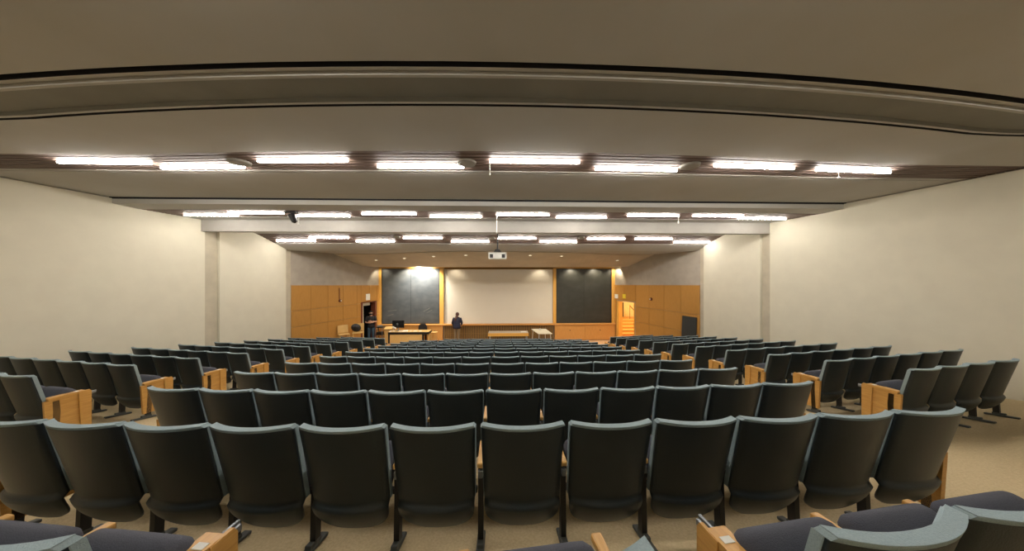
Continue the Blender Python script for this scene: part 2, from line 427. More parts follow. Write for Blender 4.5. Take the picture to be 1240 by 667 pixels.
# ------------------------------------------------------------------ chairs
def y_back(z):
    y = .125 * (CH - z) / .55
    if z < .335:
        k = min(1, (.335 - z) / .02); y -= .03 * k
    if z < .30: y += .06 * ((.30 - z) / .17) ** 1.8
    return y
def halfw(z, w0, zmin, zr):
    w = w0 - .014 * (CH - z) / .55
    if z < zr:
        t = min(.999, (zr - z) / (zr - zmin)); w *= (1 - t ** 3.2) ** (1 / 2.4)
    return w
def curved_slab(zs, w0, zmin, zr, yoff, th, topround=.012, edge=.06):
    mb = MB(); nx = 13; rows = []
    for z in zs:
        w = halfw(z, w0, zmin, zr)
        # rounded top corners
        if z > CH - topround: w -= topround * (1 - sqrt(max(0, 1 - ((z - CH + topround) / topround) ** 2)))
        fr, bk = [], []
        yo = yoff(z) if callable(yoff) else yoff; tk = th(z) if callable(th) else th
        for i in range(nx):
            x = -w + 2 * w * i / (nx - 1)
            y = y_back(z) + edge * (abs(x) / .26) ** 2.2 + yo
            bk.append((x, y, z)); fr.append((x, y + tk, z))
        rows.append((bk, fr))
    nz = len(zs); vs = [v for bk, fr in rows for v in bk + fr]; W = 2 * nx; fs = []
    for j in range(nz - 1):
        for i in range(nx - 1):
            a = j * W + i; fs.append((a, a + 1, a + W + 1, a + W))
            a = j * W + nx + i; fs.append((a, a + W, a + W + 1, a + 1))
        a = j * W; fs.append((a, a + W, a + W + nx, a + nx))
        a = j * W + nx - 1; fs.append((a, a + nx, a + W + nx, a + W))
    for i in range(nx - 1):
        fs.append((i, i + nx, i + nx + 1, i + 1)); a = (nz - 1) * W + i; fs.append((a, a + 1, a + nx + 1, a + nx))
    mb.add(vs, fs); return mb
ARMZ = .55
def shell_mesh():
    zs = [CH - .014, CH - .022, .80, .70, .60, .50, .42, .36, .338, .325, .31, .295, .27, .24, .21, .18, .16, .145, .135, .13]
    me = curved_slab(zs, .262, .118, .32, 0, .016).mesh('back_shell', M['shell'])
    for p_ in me.polygons: p_.use_smooth = abs(p_.normal.z) < .75
    return me
def pad_mesh():
    zs = [CH + .004, CH, CH - .014, CH - .016, .80, .70, .60, .50, .42, .37, .34]
    mb = curved_slab(zs, .266, .1, .30, lambda z: -.002 if z > CH - .015 else .016, lambda z: .044 if z > CH - .015 else .030)
    me = mb.mesh('back_pad', M['pad'])
    for p_ in me.polygons: p_.use_smooth = abs(p_.normal.z) < .6 and abs(p_.normal.y) > .5
    return me
def cushion_mesh():
    mb = MB(); n = 10
    bmesh.ops.create_cube(mb.b, size=2)
    bmesh.ops.subdivide_edges(mb.b, edges=list(mb.b.edges), cuts=n - 1, use_grid_fill=True)
    hx, hy, hz, r = .235, .165, .07, .06
    for v in mb.b.verts:
        q = Vector((v.co.x * hx, v.co.y * hy, v.co.z * hz))
        c = Vector([max(-h + r, min(h - r, k)) for k, h in zip(q, (hx, hy, hz))])
        d = q - c
        if d.length > 1e-6: q = c + d.normalized() * r
        q.z += .012 * (1 - (q.x / hx) ** 2)
        v.co = q
    ang = radians(45)
    m4 = Matrix.Translation((0, .30, .462)) @ Matrix.Rotation(ang, 4, 'X')
    bmesh.ops.transform(mb.b, matrix=m4, verts=mb.b.verts)
    me = mb.mesh('seat_cushion', M['cush'])
    for p_ in me.polygons: p_.use_smooth = True
    return me
def pan_mesh():
    mb = MB(); mb.box((0, 0, 0), (.40, .26, .02), bev=.008)
    bmesh.ops.transform(mb.b, matrix=Matrix.Translation((0, .335, .395)) @ Matrix.Rotation(radians(47), 4, 'X'), verts=mb.b.verts)
    mb.box((0, .25, .345), (.52, .035, .035), bev=.006)
    return mb.mesh('seat_pan', M['black'])
HP = .275
def post_mesh():
    mb = MB(); mb.prism([(.20, 0.01), (.255, .01), (.27, .36), (.26, .505), (.21, .505), (.215, .36)], -.018, .018, 'x')
    return mb.mesh('leg', M['black'])
def foot_mesh():
    mb = MB(); mb.box((0, .19, .005), (.055, .28, .024), bev=.008, rx=-.17); mb.box((0, .21, .024), (.042, .11, .03), bev=.006, rx=-.17)
    return mb.mesh('foot', M['fmetal'])
def arm_mesh():
    mb = MB(); mb.box((0, .335, ARMZ - .016), (.048, .28, .034), bev=.009)
    return mb.mesh('armrest', M['arm'])
def bracket_mesh():
    mb = MB(); mb.box((0, .235, .48), (.03, .09, .05), bev=.006)
    return mb.mesh('armrest_bracket', M['gmetal'])
def panel_mesh():
    mb = MB()
    mb.prism([(.15, ARMZ - .03), (.455, ARMZ - .03), (.48, .30), (.48, .07), (.17, .07)], -.018, .018, 'x')
    mb.prism([(.40, ARMZ + .003), (.49, ARMZ + .006), (.505, ARMZ - .02), (.505, .07), (.42, .07)], .018, .036, 'x')
    return mb.mesh('end_panel', M['arm'])
def cap_mesh():
    mb = MB(); mb.prism([(.18, ARMZ - .03), (.46, ARMZ - .03), (.467, ARMZ), (.46, ARMZ + .006), (.185, ARMZ + .006), (.175, ARMZ)], -.06, .030, 'x')
    return mb.mesh('arm_cap', M['arm'])
def plate_mesh():
    mb = MB(); mb.box((-.01, .40, ARMZ + .0075), (.048, .03, .003), bev=.001)
    return mb.mesh('number_plate', M['paper'])
def tablet_mesh():
    mb = MB(); mb.box((-.045, .51, ARMZ - .055), (.016, .14, .028), bev=.004); mb.box((-.02, .50, ARMZ - .06), (.016, .13, .03), bev=.004)
    mb.box((-.03, .49, ARMZ - .07), (.045, .06, .03), bev=.004)
    return mb.mesh('tablet_hinge', M['gmetal'])
def leaf_mesh():
    mb = MB(); pts = [(.30, .12), (.50, .14), (.57, .28), (.575, .42), (.55, .50), (.47, .53), (.30, .53)]
    mb.prism(pts, -.012, .006, 'x'); return mb.mesh('writing_tablet', M['cush'])
ME = dict(back_shell=shell_mesh(), back_pad=pad_mesh(), seat_cushion=cushion_mesh(), seat_pan=pan_mesh(), leg=post_mesh(), foot=foot_mesh(),
          armrest=arm_mesh(), armrest_bracket=bracket_mesh(), end_panel=panel_mesh(), arm_cap=cap_mesh(), number_plate=plate_mesh(), tablet_hinge=tablet_mesh(), writing_tablet=leaf_mesh())
def ob(name, parent, x=0, mirror=False):
    o = bpy.data.objects.new(name, ME[name]); COL.objects.link(o); o.parent = parent; o.location.x = x
    if mirror: o.scale.x = -1
    return o
def support(parent, x, kind, side=1):
    """kind: 'arm' plain stanchion with armrest, 'end' wooden end panel. side: +1 = panel faces right"""
    lg = ob('leg', parent, x); ob('foot', lg)
    if kind == 'arm':
        a = ob('armrest', parent, x); ob('armrest_bracket', a)
    else:
        e = ob('end_panel', parent, x, side < 0); e['label'] = 'honey oak end panel facing the aisle'
        c = ob('arm_cap', parent, x, side < 0); ob('number_plate', c); h = ob('tablet_hinge', parent, x, side < 0)
        return
def make_chair(ends):
    """every chair owns the stanchion on its left; the last one of a row also the right one"""
    r = empty('auditorium_chair', (0, 0, 0))
    ob('back_shell', r); ob('back_pad', r); c = ob('seat_cushion', r); ob('seat_pan', c)
    if 'L' in ends: support(r, -HP, 'end', -1)
    else: support(r, -HP, 'arm')
    if 'R' in ends: support(r, HP, 'end', 1)
    elif 'r' in ends: support(r, HP, 'arm')
    return r
PROTO = {}; USED = set()
def chair(ends, X, Y, rz, label, group):
    if ends not in PROTO: PROTO[ends] = make_chair(ends)
    o = PROTO[ends] if ends not in USED else copy_tree(PROTO[ends])
    USED.add(ends)
    Y += 0 if Y < 1 else (.02 if 'centre' in label else -.03)
    o.location = (X, Y, floor_z(X, Y + .12)); o.rotation_euler.z = rz
    tag(o, label, 'chair', group)
    return o
NUMW = ['zero', 'first', 'second', 'third', 'fourth', 'fifth', 'sixth', 'seventh', 'eighth', 'ninth', 'tenth', 'eleventh', 'twelfth', 'thirteenth']
PITCH = .55
XN = {1: -.16, 2: -.18, 3: -.19, 4: -.22, 5: -.24, 6: -.22, 7: -.24, 8: -.27, 9: -.27, 10: -.29, 11: -.29, 12: -.25}
def centre_row(n, N=12):
    y0 = rowY(n)
    for i in range(N):
        d = (i - (N - 1) / 2) * (.563 if n == 1 else .555); X = XN[n] + d
        b = BL[n] if d < 0 else BR[n]
        Y = y0 + b * (d / 3.3) ** 2
        rz = atan(2 * b * d / 3.3 ** 2)
        ends = '' if 0 < i < N - 1 else ('L' if i == 0 else 'R')
        if i < N / 2: w = '%s from the left aisle' % NUMW[i + 1]
        else: w = '%s from the right aisle' % NUMW[N - i]
        chair(ends, X, Y, rz, 'grey-blue tip-up chair, %s, centre block, %s row from the back' % (w, NUMW[n]), 'chairs of the centre block')
for n in range(1, 12): centre_row(n)
centre_row(12, 8)

LC = {3: (-5.78, 3.55), 4: (-5.74, 4.46), 5: (-5.70, 5.33), 6: (-5.59, 6.21), 7: (-5.54, 7.12), 8: (-5.52, 8.04), 9: (-5.48, 8.95), 10: (-5.44, 9.86), 11: (-5.40, 10.76), 12: (-5.36, 11.66), 13: (-5.28, 12.5)}
RC = {3: (5.22, 3.38), 4: (5.15, 4.26), 5: (5.07, 5.14), 6: (4.99, 6.05), 7: (4.99, 7.03), 8: (4.92, 7.94), 9: (4.86, 8.85), 10: (4.84, 9.76), 11: (4.77, 10.66), 12: (4.74, 11.55), 13: (4.82, 12.44)}
def wing(n, side):
    cx, cy = (LC if side < 0 else RC)[n]
    N = 6
    if n == 13: N = 4
    if n == 12: N = 5
    if n == 3: N = 2 if side < 0 else 4
    a = radians(11.2 if side < 0 else 10)
    ux, uy = side * cos(a), sin(a)
    rz = side * a
    for i in range(N):
        s = (i + .5) * PITCH
        X, Y = cx + ux * s, cy + uy * s
        if side < 0: ends = 'R' if i == 0 else ''
        else: ends = 'L' if i == 0 else ('r' if i == N - 1 else '')
        nm = 'left' if side < 0 else 'right'
        chair(ends, X, Y, rz, 'grey-blue tip-up chair, %s from the aisle in the %s wing, %s row from the back' % (NUMW[i + 1], nm, NUMW[n]), 'chairs of the %s wing' % nm)
for n in range(3, 14): wing(n, -1); wing(n, 1)
# back corner chairs beside the camera
def back_group(X0, Y0, side, ang, N):
    for i in range(N):
        s = (i + .5) * PITCH
        X, Y = X0 + side * cos(ang) * s, Y0 + sin(ang) * s
        ends = ('L' if side > 0 else 'R') if i == 0 else ''
        o = chair(ends, X, Y, side * ang, 'tip-up chair behind the back row, %s %s of the camera gap' % (NUMW[i + 1], 'right' if side > 0 else 'left'), 'chairs beside the camera')
back_group(.96, .73, 1, radians(7), 3)
back_group(-1.27, .775, -1, radians(7), 3)
o = chair('r', .165, .675, radians(6), 'lone tip-up chair directly in front of the camera, only its top edge showing', 'chairs beside the camera')

# ------------------------------------------------------------------ front wall
def fw(x, y, Y=FY): return at(x, y, Y)
# wooden posts / header / ledge
def frame_strip(x0, x1, y0, y1, depth, m, name='trim_7', Y=FY):
    a, b = fw(x0, y0, Y), fw(x1, y1, Y)
    return struct(MB().b2((a.x, Y - depth, b.z), (b.x, Y, a.z)).build(name, m))
ZL = fw(600, 391.2).z; ZT = fw(600, 325.3).z
k = 7
for x0, x1 in ((458.8, 462.8), (532.8, 537.6), (669.3, 673.2), (740.0, 744.2)):
    a, b = fw(x0, 330), fw(x1, 330)
    struct(MB().b2((a.x, FY - .10, ZL), (b.x, FY, ZT + .16)).build('trim_%d' % k, M['woodt'])); k += 1
struct(MB().b2((fw(460, 330).x, FY - .07, ZT), (fw(744, 330).x, FY, ZT + .3)).build('trim_11', M['woodt']))
mb = MB().b2((fw(459, 330).x, FY - .26, ZL - .09), (fw(743.5, 330).x, FY - .003, ZL - .004), bev=.012)
tag(mb.build('chalk_ledge', M['woodc']), 'long orange wood ledge running below the boards and screen', 'ledge')

def chalkboard(x0, x1, m, label, marks):
    a, b = fw(x0, 330), fw(x1, 330)
    r = empty('chalkboard', ((a.x + b.x) / 2, FY, ZL)); w = (b.x - a.x) / 2; h = ZT - ZL
    MB().b2((-w + .03, -.055, .03), (w - .03, -.012, h - .02)).build('writing_surface', m, r)
    fr = MB()
    for q in (-1, 1): fr.b2((q * w - .035 * (q > 0), -.075, 0), (q * w + .035 * (q < 0), -.012, h))
    fr.b2((-w, -.075, h - .03), (w, -.012, h)); fr.b2((-w, -.075, 0), (w, -.012, .035))
    fr.b2((-.008, -.058, .03), (.008, -.054, h - .03))
    fr.build('frame', M['black'], r)
    if marks:
        ch = MB()
        for (px, py, L, an, t) in marks:
            ch.box((px, -.0565, py), (L, .002, t), ry=an)
        ch.build('chalk_marks', M['chalk'], r)
    tag(r, label, 'chalkboard')
chalkboard(462.8, 532.8, M['slate1'], 'smudged chalkboard left of the projection screen, brightly lit along its top',
           [(-1.05, .75, .5, -.15, .04), (-1.15, .5, .35, -.3, .05), (.9, .8, .4, -.5, .04), (1.05, .7, .35, -.5, .03)])
chalkboard(673.2, 740.0, M['slate2'], 'clean dark chalkboard right of the projection screen', [])
a, b = fw(537.6, 330), fw(669.3, 330)
r = empty('projection_screen', ((a.x + b.x) / 2, FY, ZL)); w = (b.x - a.x) / 2; h = ZT - ZL
MB().b2((-w + .20, -.06, .0), (w - .01, -.03, h)).build('screen_surface', M['screen'], r)
MB().b2((-w, -.03, 0), (-w + .22, -.01, h)).build('side_border', M['screenedge'], r)
MB().cyl((-w + .05, -.09, h + .0), (w, -.09, h + .0), .045).build('roller_case', M['woodd'], r)
MB().b2((-w + .19, -.07, 0), (w - .01, -.025, .02)).build('bottom_bar', M['white'], r)
tag(r, 'large white projection screen between the two chalkboards', 'screen')

# cabinets below the boards
def cabinet(x0, x1, n, label):
    a, b = fw(x0, 400), fw(x1, 400); r = empty('wall_cabinet', ((a.x + b.x) / 2, FY, 0.012)); w = (b.x - a.x) / 2; zt = ZL - .10 - .012
    MB().b2((-w, -.20, .02), (w, -.02, zt)).build('cabinet_body', M['woodc'], r)
    for i in range(n):
        u0 = -w + 2 * w * i / n; u1 = -w + 2 * w * (i + 1) / n
        d = MB().b2((u0 + .008, -.222, .06), (u1 - .008, -.20, zt - .03), bev=.004).build('door', M['woodc'], r)
        MB().b2(((u0 + u1) / 2 - .02, -.245, zt - .32), ((u0 + u1) / 2 + .02, -.222, zt - .26)).build('door_pull', M['black'], d)
    tag(r, label, 'cabinet')
cabinet(461, 537, 4, 'orange wood wall cabinet below the left chalkboard')
cabinet(671, 743, 2, 'orange wood wall cabinet below the right chalkboard')
mb = MB(); a, b = fw(538, 400), fw(670, 400)
struct(MB().b2((a.x, FY - .06, 0), (b.x, FY, ZL - .09)).build('trim_15', M['slatgap'])); n = 62
for i in range(n):
    x = a.x + (b.x - a.x) * (i + .5) / n; mb.b2((x - .032, FY - .10, .02), (x + .032, FY - .06, ZL - .10))
mb.b2((a.x, FY - .105, .42), (b.x, FY - .098, .435))
struct(mb.build('trim_12', M['woodd']))

# ------------------------------------------------------------------ doorways
def wall_frame(A, B, side):
    d = B - A; u = d.normalized(); n = Vector((-u.y, u.x)) * (-1 if side < 0 else 1)
    return u, n
def wall_box(mb, A, u, n, s0, s1, o0, o1, z0, z1):
    p = [A + u * s0 + n * o0, A + u * s1 + n * o0, A + u * s1 + n * o1, A + u * s0 + n * o1]
    mb.prism([(q.x, q.y) for q in p], z0, z1); return mb
uL, nL = wall_frame(LA, LB, -1); uR, nR = wall_frame(RA, RB, 1)
s0, s1, _, zt = doorL
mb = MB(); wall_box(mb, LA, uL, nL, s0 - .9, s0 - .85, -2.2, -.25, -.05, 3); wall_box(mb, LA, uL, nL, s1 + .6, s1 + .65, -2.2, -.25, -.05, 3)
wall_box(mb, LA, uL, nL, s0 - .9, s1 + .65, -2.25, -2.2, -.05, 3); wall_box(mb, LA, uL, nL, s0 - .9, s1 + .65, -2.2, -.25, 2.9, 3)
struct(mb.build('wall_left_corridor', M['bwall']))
mb = MB(); wall_box(mb, LA, uL, nL, s1 - .09, s1, -.25, .05, 0, zt + .05); wall_box(mb, LA, uL, nL, s0 - .05, s1, -.25, .05, zt, zt + .05)
wall_box(mb, LA, uL, nL, s0 - .06, s0 + .05, -.25, .05, 0, zt + .05)
struct(mb.build('door_1', M['redjamb']))
mb = MB(); wall_box(mb, LA, uL, nL, s0 + .10, s0 + .19, -.30, -.06, 0, zt - .02); wall_box(mb, LA, uL, nL, s0 + .10, s1 - .30, -.32, -.1, zt - .17, zt - .02)
struct(mb.build('trim_13', M['tablew']))
def wall_sign(x, y, w, h, A, B, side, m, name, label, cat, off=.04):
    u, n = wall_frame(A, B, side); s, z, Y = on_wall(x, y, A, B)
    mb = MB(); wall_box(mb, A, u, n, s - w / 2, s + w / 2, off, off + .015, z - h / 2, z + h / 2)
    o = mb.build(name, m); tag(o, label, cat); return o
wall_sign(444.8, 359.5, .26, .34, LA, LB, -1, M['paper'], 'notice', 'white paper notice pinned above the left doorway', 'notice')
mb = MB(); wall_box(mb, LA, uL, nL, s1 - .5, s1 - .2, -2.19, -2.18, 1.5, 1.95)
tag(mb.build('notice', M['paper']), 'pale paper notice inside the dark left doorway', 'notice')
wall_sign(747.2, 358.6, .26, .24, RA, RB, 1, M['white'], 'wall_sign', 'small white square sign above the right doorway', 'sign')
wall_sign(756.6, 358.6, .24, .24, RA, RB, 1, M['yellow'], 'wall_sign', 'small yellow square sign above the right doorway', 'sign')
# small wall fittings
for (x, y, A, B, sd, w_) in ((410.8, 364, LA, LB, -1, 'left'), (789.3, 362, RA, RB, 1, 'right')):
    u, n = wall_frame(A, B, sd); s, z, Y = on_wall(x, y, A, B); c = A + u * s
    r = empty('wall_alarm', (c.x, c.y, z)); P3 = lambda o_, v, zz=0: (n.x * o_ + u.x * v, n.y * o_ + u.y * v, zz)
    MB().cyl(P3(.03, 0), P3(.10, 0), .075, .06, 16).build('alarm_body', M['redjamb'], r)
    MB().cyl(P3(.10, 0), P3(.13, .02), .03, .03, 12).build('alarm_lens', M['white'], r)
    if sd < 0:
        MB().cyl(P3(.05, -.03, .05), P3(.05, -.03, .62), .018, n=8).build('conduit', M['redjamb'], r)
    tag(r, 'small dark red wall fitting on the %s wood panelling' % w_, 'wall fitting')
# right doorway: steps going up behind it
s0, s1, _, zt = doorR
mb = MB().b2((6.50, 16.45, -.05), (6.55, 19.4, 3.3)).b2((6.5, 19.4, -.05), (9.7, 19.5, 3.3)).b2((9.65, 14.0, -.05), (9.7, 19.4, 3.3)).b2((7.65, 13.95, -.05), (9.7, 14.0, 3.3))
mb.prism([(6.5, 16.45), (7.2, 15.2), (7.65, 13.95), (9.7, 13.95), (9.7, 19.5), (6.5, 19.5)], 3.2, 3.25)
struct(mb.build('wall_right_corridor', M['warm']))
mb = MB().prism([(6.7, 16.4), (7.0, 15.2), (7.5, 13.95), (9.7, 13.95), (9.7, 19.5), (6.5, 19.5)], -.02, .01)
for i in range(5): mb.b2((6.55, 17.0 + .28 * i, .17 * i), (9.65, 19.4, .17 * (i + 1) - (.0)))
struct(mb.build('floor_stairs', M['woodc']))
mb = MB()
for i in range(5): mb.b2((6.56, 16.975 + .28 * i, .17 * (i + 1) - .035), (9.64, 17.0 + .28 * i, .17 * (i + 1) + .004)).b2((6.56, 17.0 + .28 * i, .17 * (i + 1)), (9.64, 17.27 + .28 * i, .17 * (i + 1) + .006))
struct(mb.build('trim_14', M['ply']))
struct(MB().b2((8.12, 19.33, .86), (8.38, 19.38, 1.86)).build('door_3', M['bwall']))
mb = MB(); wall_box(mb, RA, uR, nR, s1 - .14, s1, -.25, .05, 0, zt); wall_box(mb, RA, uR, nR, s0, s0 + .04, -.25, .05, 0, zt)
struct(mb.build('door_2', M['woodt']))
mb = MB(); h0 = Vector((8.55, 17.1, 1.05)); h1 = Vector((8.35, 18.3, 1.75))
mb.cyl(h0, h1, .03)
for q in (h0, h1): mb.cyl(q, (q.x, q.y, q.z - .9), .02)
tag(mb.build('handrail', M['woodd']), 'wooden handrail beside the steps behind the right doorway', 'handrail')
# dark board leaning in the right corner
def wp(s_, o_): q = RA + uR0 * s_ + nR0 * o_; return (q.x, q.y)
uR0 = (RB - RA).normalized(); nR0 = Vector((-uR0.y, uR0.x)); mb = MB()
vs = [(*wp(q, o_), z) for z, e in ((.012, .16), (1.98, .05)) for q, o_ in ((.10, e), (.74, e), (.74, e + .035), (.10, e + .035))]
mb.add(vs, [(0, 1, 2, 3), (7, 6, 5, 4), (0, 4, 5, 1), (1, 5, 6, 2), (2, 6, 7, 3), (3, 7, 4, 0)])
tag(mb.build('display_board', M['dgreen']), 'tall dark grey board leaning against the panelling in the right corner', 'board')

# ------------------------------------------------------------------ furniture at the front
FZ = .012
def desk():
    Y = 14.7; a = at(470.3, 402, Y); b = at(512.8, 402, Y); w = (b.x - a.x); h = a.z - FZ
    r = empty('instructor_desk', ((a.x + b.x) / 2, Y, FZ)); w2 = w / 2
    MB().b2((-w2 - .02, -.02, h - .13), (w2 + .28, .60, h - .01), bev=.006).build('desk_top', M['black'], r)
    MB().b2((-w2, .0, h - .012), (w2 + .26, .58, h)).build('blotter', M['ply'], r)
    MB().b2((-w2 + .07, .0, .08), (w2 - .28, .025, h - .06)).build('front_panel', M['ply'], r)
    MB().b2((w2 - .27, .0, .08), (w2 - .07, .025, h - .06)).build('front_panel', M['ply'], r)
    for x in (-w2 + .03, w2 - .03):
        for y in (.02, .55):
            MB().box((x, y, (h - .075) / 2), (.085, .07, h - .075), bev=.006).build('leg', M['black'], r)
    MB().box((w2 + .22, .34, (h - .045) / 2), (.05, .45, h - .045)).build('side_panel', M['ply'], r)
    tag(r, 'instructor desk with a dark frame and pale front panel', 'desk')
    return a.x, b.x, Y, a.z
dx0, dx1, DY, DZ = desk()
# monitor
c = at(482.3, 398.5, DY + .3); r = empty('computer_monitor', (c.x, DY + .3, DZ))
MB().box((0, 0, .36), (.62, .05, .40), bev=.012).build('monitor_housing', M['glossbk'], r)
MB().cyl((0, .02, .02), (0, .03, .25), .03).build('stand_neck', M['gmetal'], r)
MB().box((0, .02, .008), (.26, .2, .016), bev=.005).build('stand_base', M['gmetal'], r)
MB().cyl((-.04, -.026, .37), (-.04, -.029, .37), .055, n=20).build('back_mark', M['gmetal'], r)
tag(r, 'black computer monitor seen from behind on the instructor desk', 'monitor')
# desk lamp
c = at(477, 399, DY + .15); r = empty('desk_lamp', (c.x, DY + .15, DZ))
MB().cyl((0, 0, 0), (0, 0, .02), .07, .06, 16).build('base', M['white'], r)
MB().cyl((0, 0, .02), (-.03, 0, .2), .01).build('arm', M['white'], r)
MB().cyl((-.06, 0, .24), (.12, -.03, .16), .03, .045, 12).build('lamp_head', M['white'], r)
tag(r, 'small white desk lamp in front of the monitor', 'lamp')
for k, (px, w, d, h, lb) in enumerate(((473, .10, .12, .03, 'left end of the desk beside the lamp'), (484.5, .16, .10, .035, 'desk below the monitor'), (490.5, .26, .2, .045, 'middle of the desk right of the monitor'),
                                       (497, .09, .1, .03, 'desk left of the black chair'), (503, .2, .14, .02, 'desk in front of the black chair'), (509, .14, .1, .02, 'right end of the desk'))):
    c = at(px, 400, DY + .16)
    mb = MB(); mb.box((0, 0, h * .3), (w, d, h * .6), rz=.1 * k - .2); mb.box((.01, .005, h * .8), (w * .9, d * .9, h * .4), rz=.25 - .1 * k)
    o = mb.build('paper_stack', M['paper'], loc=(c.x, DY + .16, DZ)); tag(o, 'white papers on the ' + lb, 'papers', 'papers on the instructor desk')
# office chair behind the desk
Yc = 15.85; c = at(512, 400, Yc); r = empty('office_chair', (c.x, Yc, FZ))
zt_ = at(512, 391.8, Yc).z - FZ; zl_ = at(512, 398.5, Yc).z - FZ
mb = MB(); w = .24
pts = [(-w, zl_ - .12), (w, zl_ - .12), (w, zl_ + .05), (w * .92, zt_ - .10), (w * .6, zt_ - .02), (0, zt_), (-w * .6, zt_ - .02), (-w * .92, zt_ - .10), (-w, zl_ + .05)]
mb.prism(pts, -.03, .03, 'y').build('backrest', M['leather'], r)
MB().box((0, -.27, .50), (.46, .46, .08), bev=.03).build('seat', M['leather'], r)
MB().cyl((0, -.27, .08), (0, -.27, .46), .03).build('column', M['black'], r)
MB().box((0, -.02, .62), (.06, .03, .30)).build('back_support', M['black'], r)
for i in range(5):
    t = i * 2 * pi / 5 + .3
    l = MB().cyl((0, -.27, .1), (.26 * cos(t), -.27 + .26 * sin(t), .07), .02, .015).build('leg', M['black'], r)
    MB().ball((.26 * cos(t), -.27 + .26 * sin(t), .03), .03).build('caster', M['black'], l)
tag(r, 'black office chair behind the instructor desk', 'chair')
# stool
Ys = 15.55; c = at(525.7, 401.8, Ys); r = empty('wooden_stool', (c.x, Ys, FZ)); h = c.z - FZ
MB().cyl((0, 0, h - .035), (0, 0, h), .19, .19, 24).build('seat', M['ply'], r)
for i in range(4):
    t = i * pi / 2 + .6
    MB().cyl((.12 * cos(t), .12 * sin(t), h - .03), (.19 * cos(t), .19 * sin(t), 0), .018).build('leg', M['ply'], r)
mb = MB()
for i in range(4):
    t = i * pi / 2 + .6; t2 = t + pi / 2; mb.cyl((.165 * cos(t), .165 * sin(t), .25), (.165 * cos(t2), .165 * sin(t2), .25), .01, n=8)
mb.build('footrest_rungs', M['ply'], r)
tag(r, 'light wood stool in front of the left cabinet', 'stool')
# small lectern beside the desk
Yk = 15.62; c = at(471, 396.3, Yk); r = empty('lectern', (c.x, Yk, FZ)); h = c.z - FZ
MB().b2((-.18, -.16, .03), (.18, .18, h - .06)).build('lectern_body', M['ply'], r)
MB().box((0, 0, h - .03), (.44, .42, .03), rx=.18).build('lectern_top', M['ply'], r)
MB().b2((-.20, -.25, 0), (.20, .20, .03)).build('base', M['ply'], r)
tag(r, 'small pale wooden lectern standing left of the instructor desk', 'lectern')
# equipment cart
Yk = 15.55; c = at(460.2, 396, Yk); r = empty('equipment_cart', (c.x, Yk, FZ)); h = c.z - FZ + .02
for x in (-.18, .18):
    for y in (-.15, .15): MB().cyl((x, y, .06), (x, y, h), .014, n=8).build('post', M['gmetal'], r)
for z in (.15, .5, h - .02): MB().box((0, 0, z), (.4, .34, .02)).build('shelf', M['black'], r)
tag(r, 'narrow metal equipment cart between the left doorway and the lectern', 'cart')
o = MB().box((0, 0, .07), (.3, .26, .14), bev=.01).build('electronic_device', M['black'], loc=(c.x, Yk, FZ + .51)); tag(o, 'black electronic device on the middle shelf of the equipment cart', 'device')
o = MB().box((0, 0, .04), (.26, .24, .08), bev=.03).build('electronic_device', M['gmetal'], loc=(c.x, Yk, FZ + h + .002)); tag(o, 'silver device on top of the equipment cart', 'device')
# wooden chairs left
def wooden_chair(px, Y, rz, label, ztop, w=.44):
    c = at(px, 400, Y); zt = at(px, ztop, Y).z - FZ; hs = zt - .40
    r = empty('wooden_chair', (c.x, Y, floor_z(c.x, Y) + 0), rz)
    mb = MB(); n = 7; vs = []; 
    for i in range(n):
        x = -w / 2 + w * i / (n - 1); y = .05 * (1 - (2 * x / w) ** 2)
        vs += [(x, y, zt), (x, y - .02, zt), (x, y - .05, hs + .04), (x, y - .03, hs + .04)]
    fs = [(i * 4 + j, i * 4 + (j + 1) % 4, i * 4 + 4 + (j + 1) % 4, i * 4 + 4 + j) for i in range(n - 1) for j in range(4)] + [(0, 3, 2, 1), (n * 4 - 4, n * 4 - 3, n * 4 - 2, n * 4 - 1)]
    mb.add(vs, fs); mb.build('backrest', M['ply'], r)
    MB().box((0, -.24, hs), (w, .46, .035), bev=.01).build('seat', M['ply'], r)
    for x in (-w / 2 + .03, w / 2 - .03):
        for y in (-.02, -.44): MB().cyl((x, y, hs - .02), (x * 1.05, y, 0), .02, .016, 8).build('leg', M['ply'], r)
    MB().b2((-w / 2 + .03, -.45, hs * .45), (w / 2 - .03, -.43, hs * .45 + .03)).build('stretcher', M['ply'], r)
    tag(r, label, 'chair', 'tall wooden chairs by the left wall'); return r, zt, hs
wooden_chair(415, 13.75, radians(40), 'empty tall plywood chair against the left wood panelling', 393.3)
wc, zt_, hs_ = wooden_chair(434, 14.2, radians(25), 'tall plywood chair with a black bag, beside the left doorway', 391.3, .5)
cx, cy = wc.location.x, wc.location.y
mb = MB(); mb.ball((0, 0, 0), 1, (.23, .10, .19), 16, Matrix.Rotation(radians(25), 4, 'Z') @ Matrix.Rotation(radians(35), 4, 'Y'))
o = mb.build('backpack', M['leather'], smooth=True, loc=(cx - .0, cy - .22, wc.location.z + hs_ + .23)); tag(o, 'round black bag lying on the seat of the wooden chair beside the doorway', 'bag')
mb = MB()
for q in (-1, 1):
    for i in range(6):
        t0, t1 = i * pi / 6, (i + 1) * pi / 6
        mb.cyl((q * .07, -.11 - .03 * sin(t0), -.12 * cos(t0)), (q * .07, -.11 - .03 * sin(t1), -.12 * cos(t1)), .012, n=6)
mb.build('strap', M['black'], o)

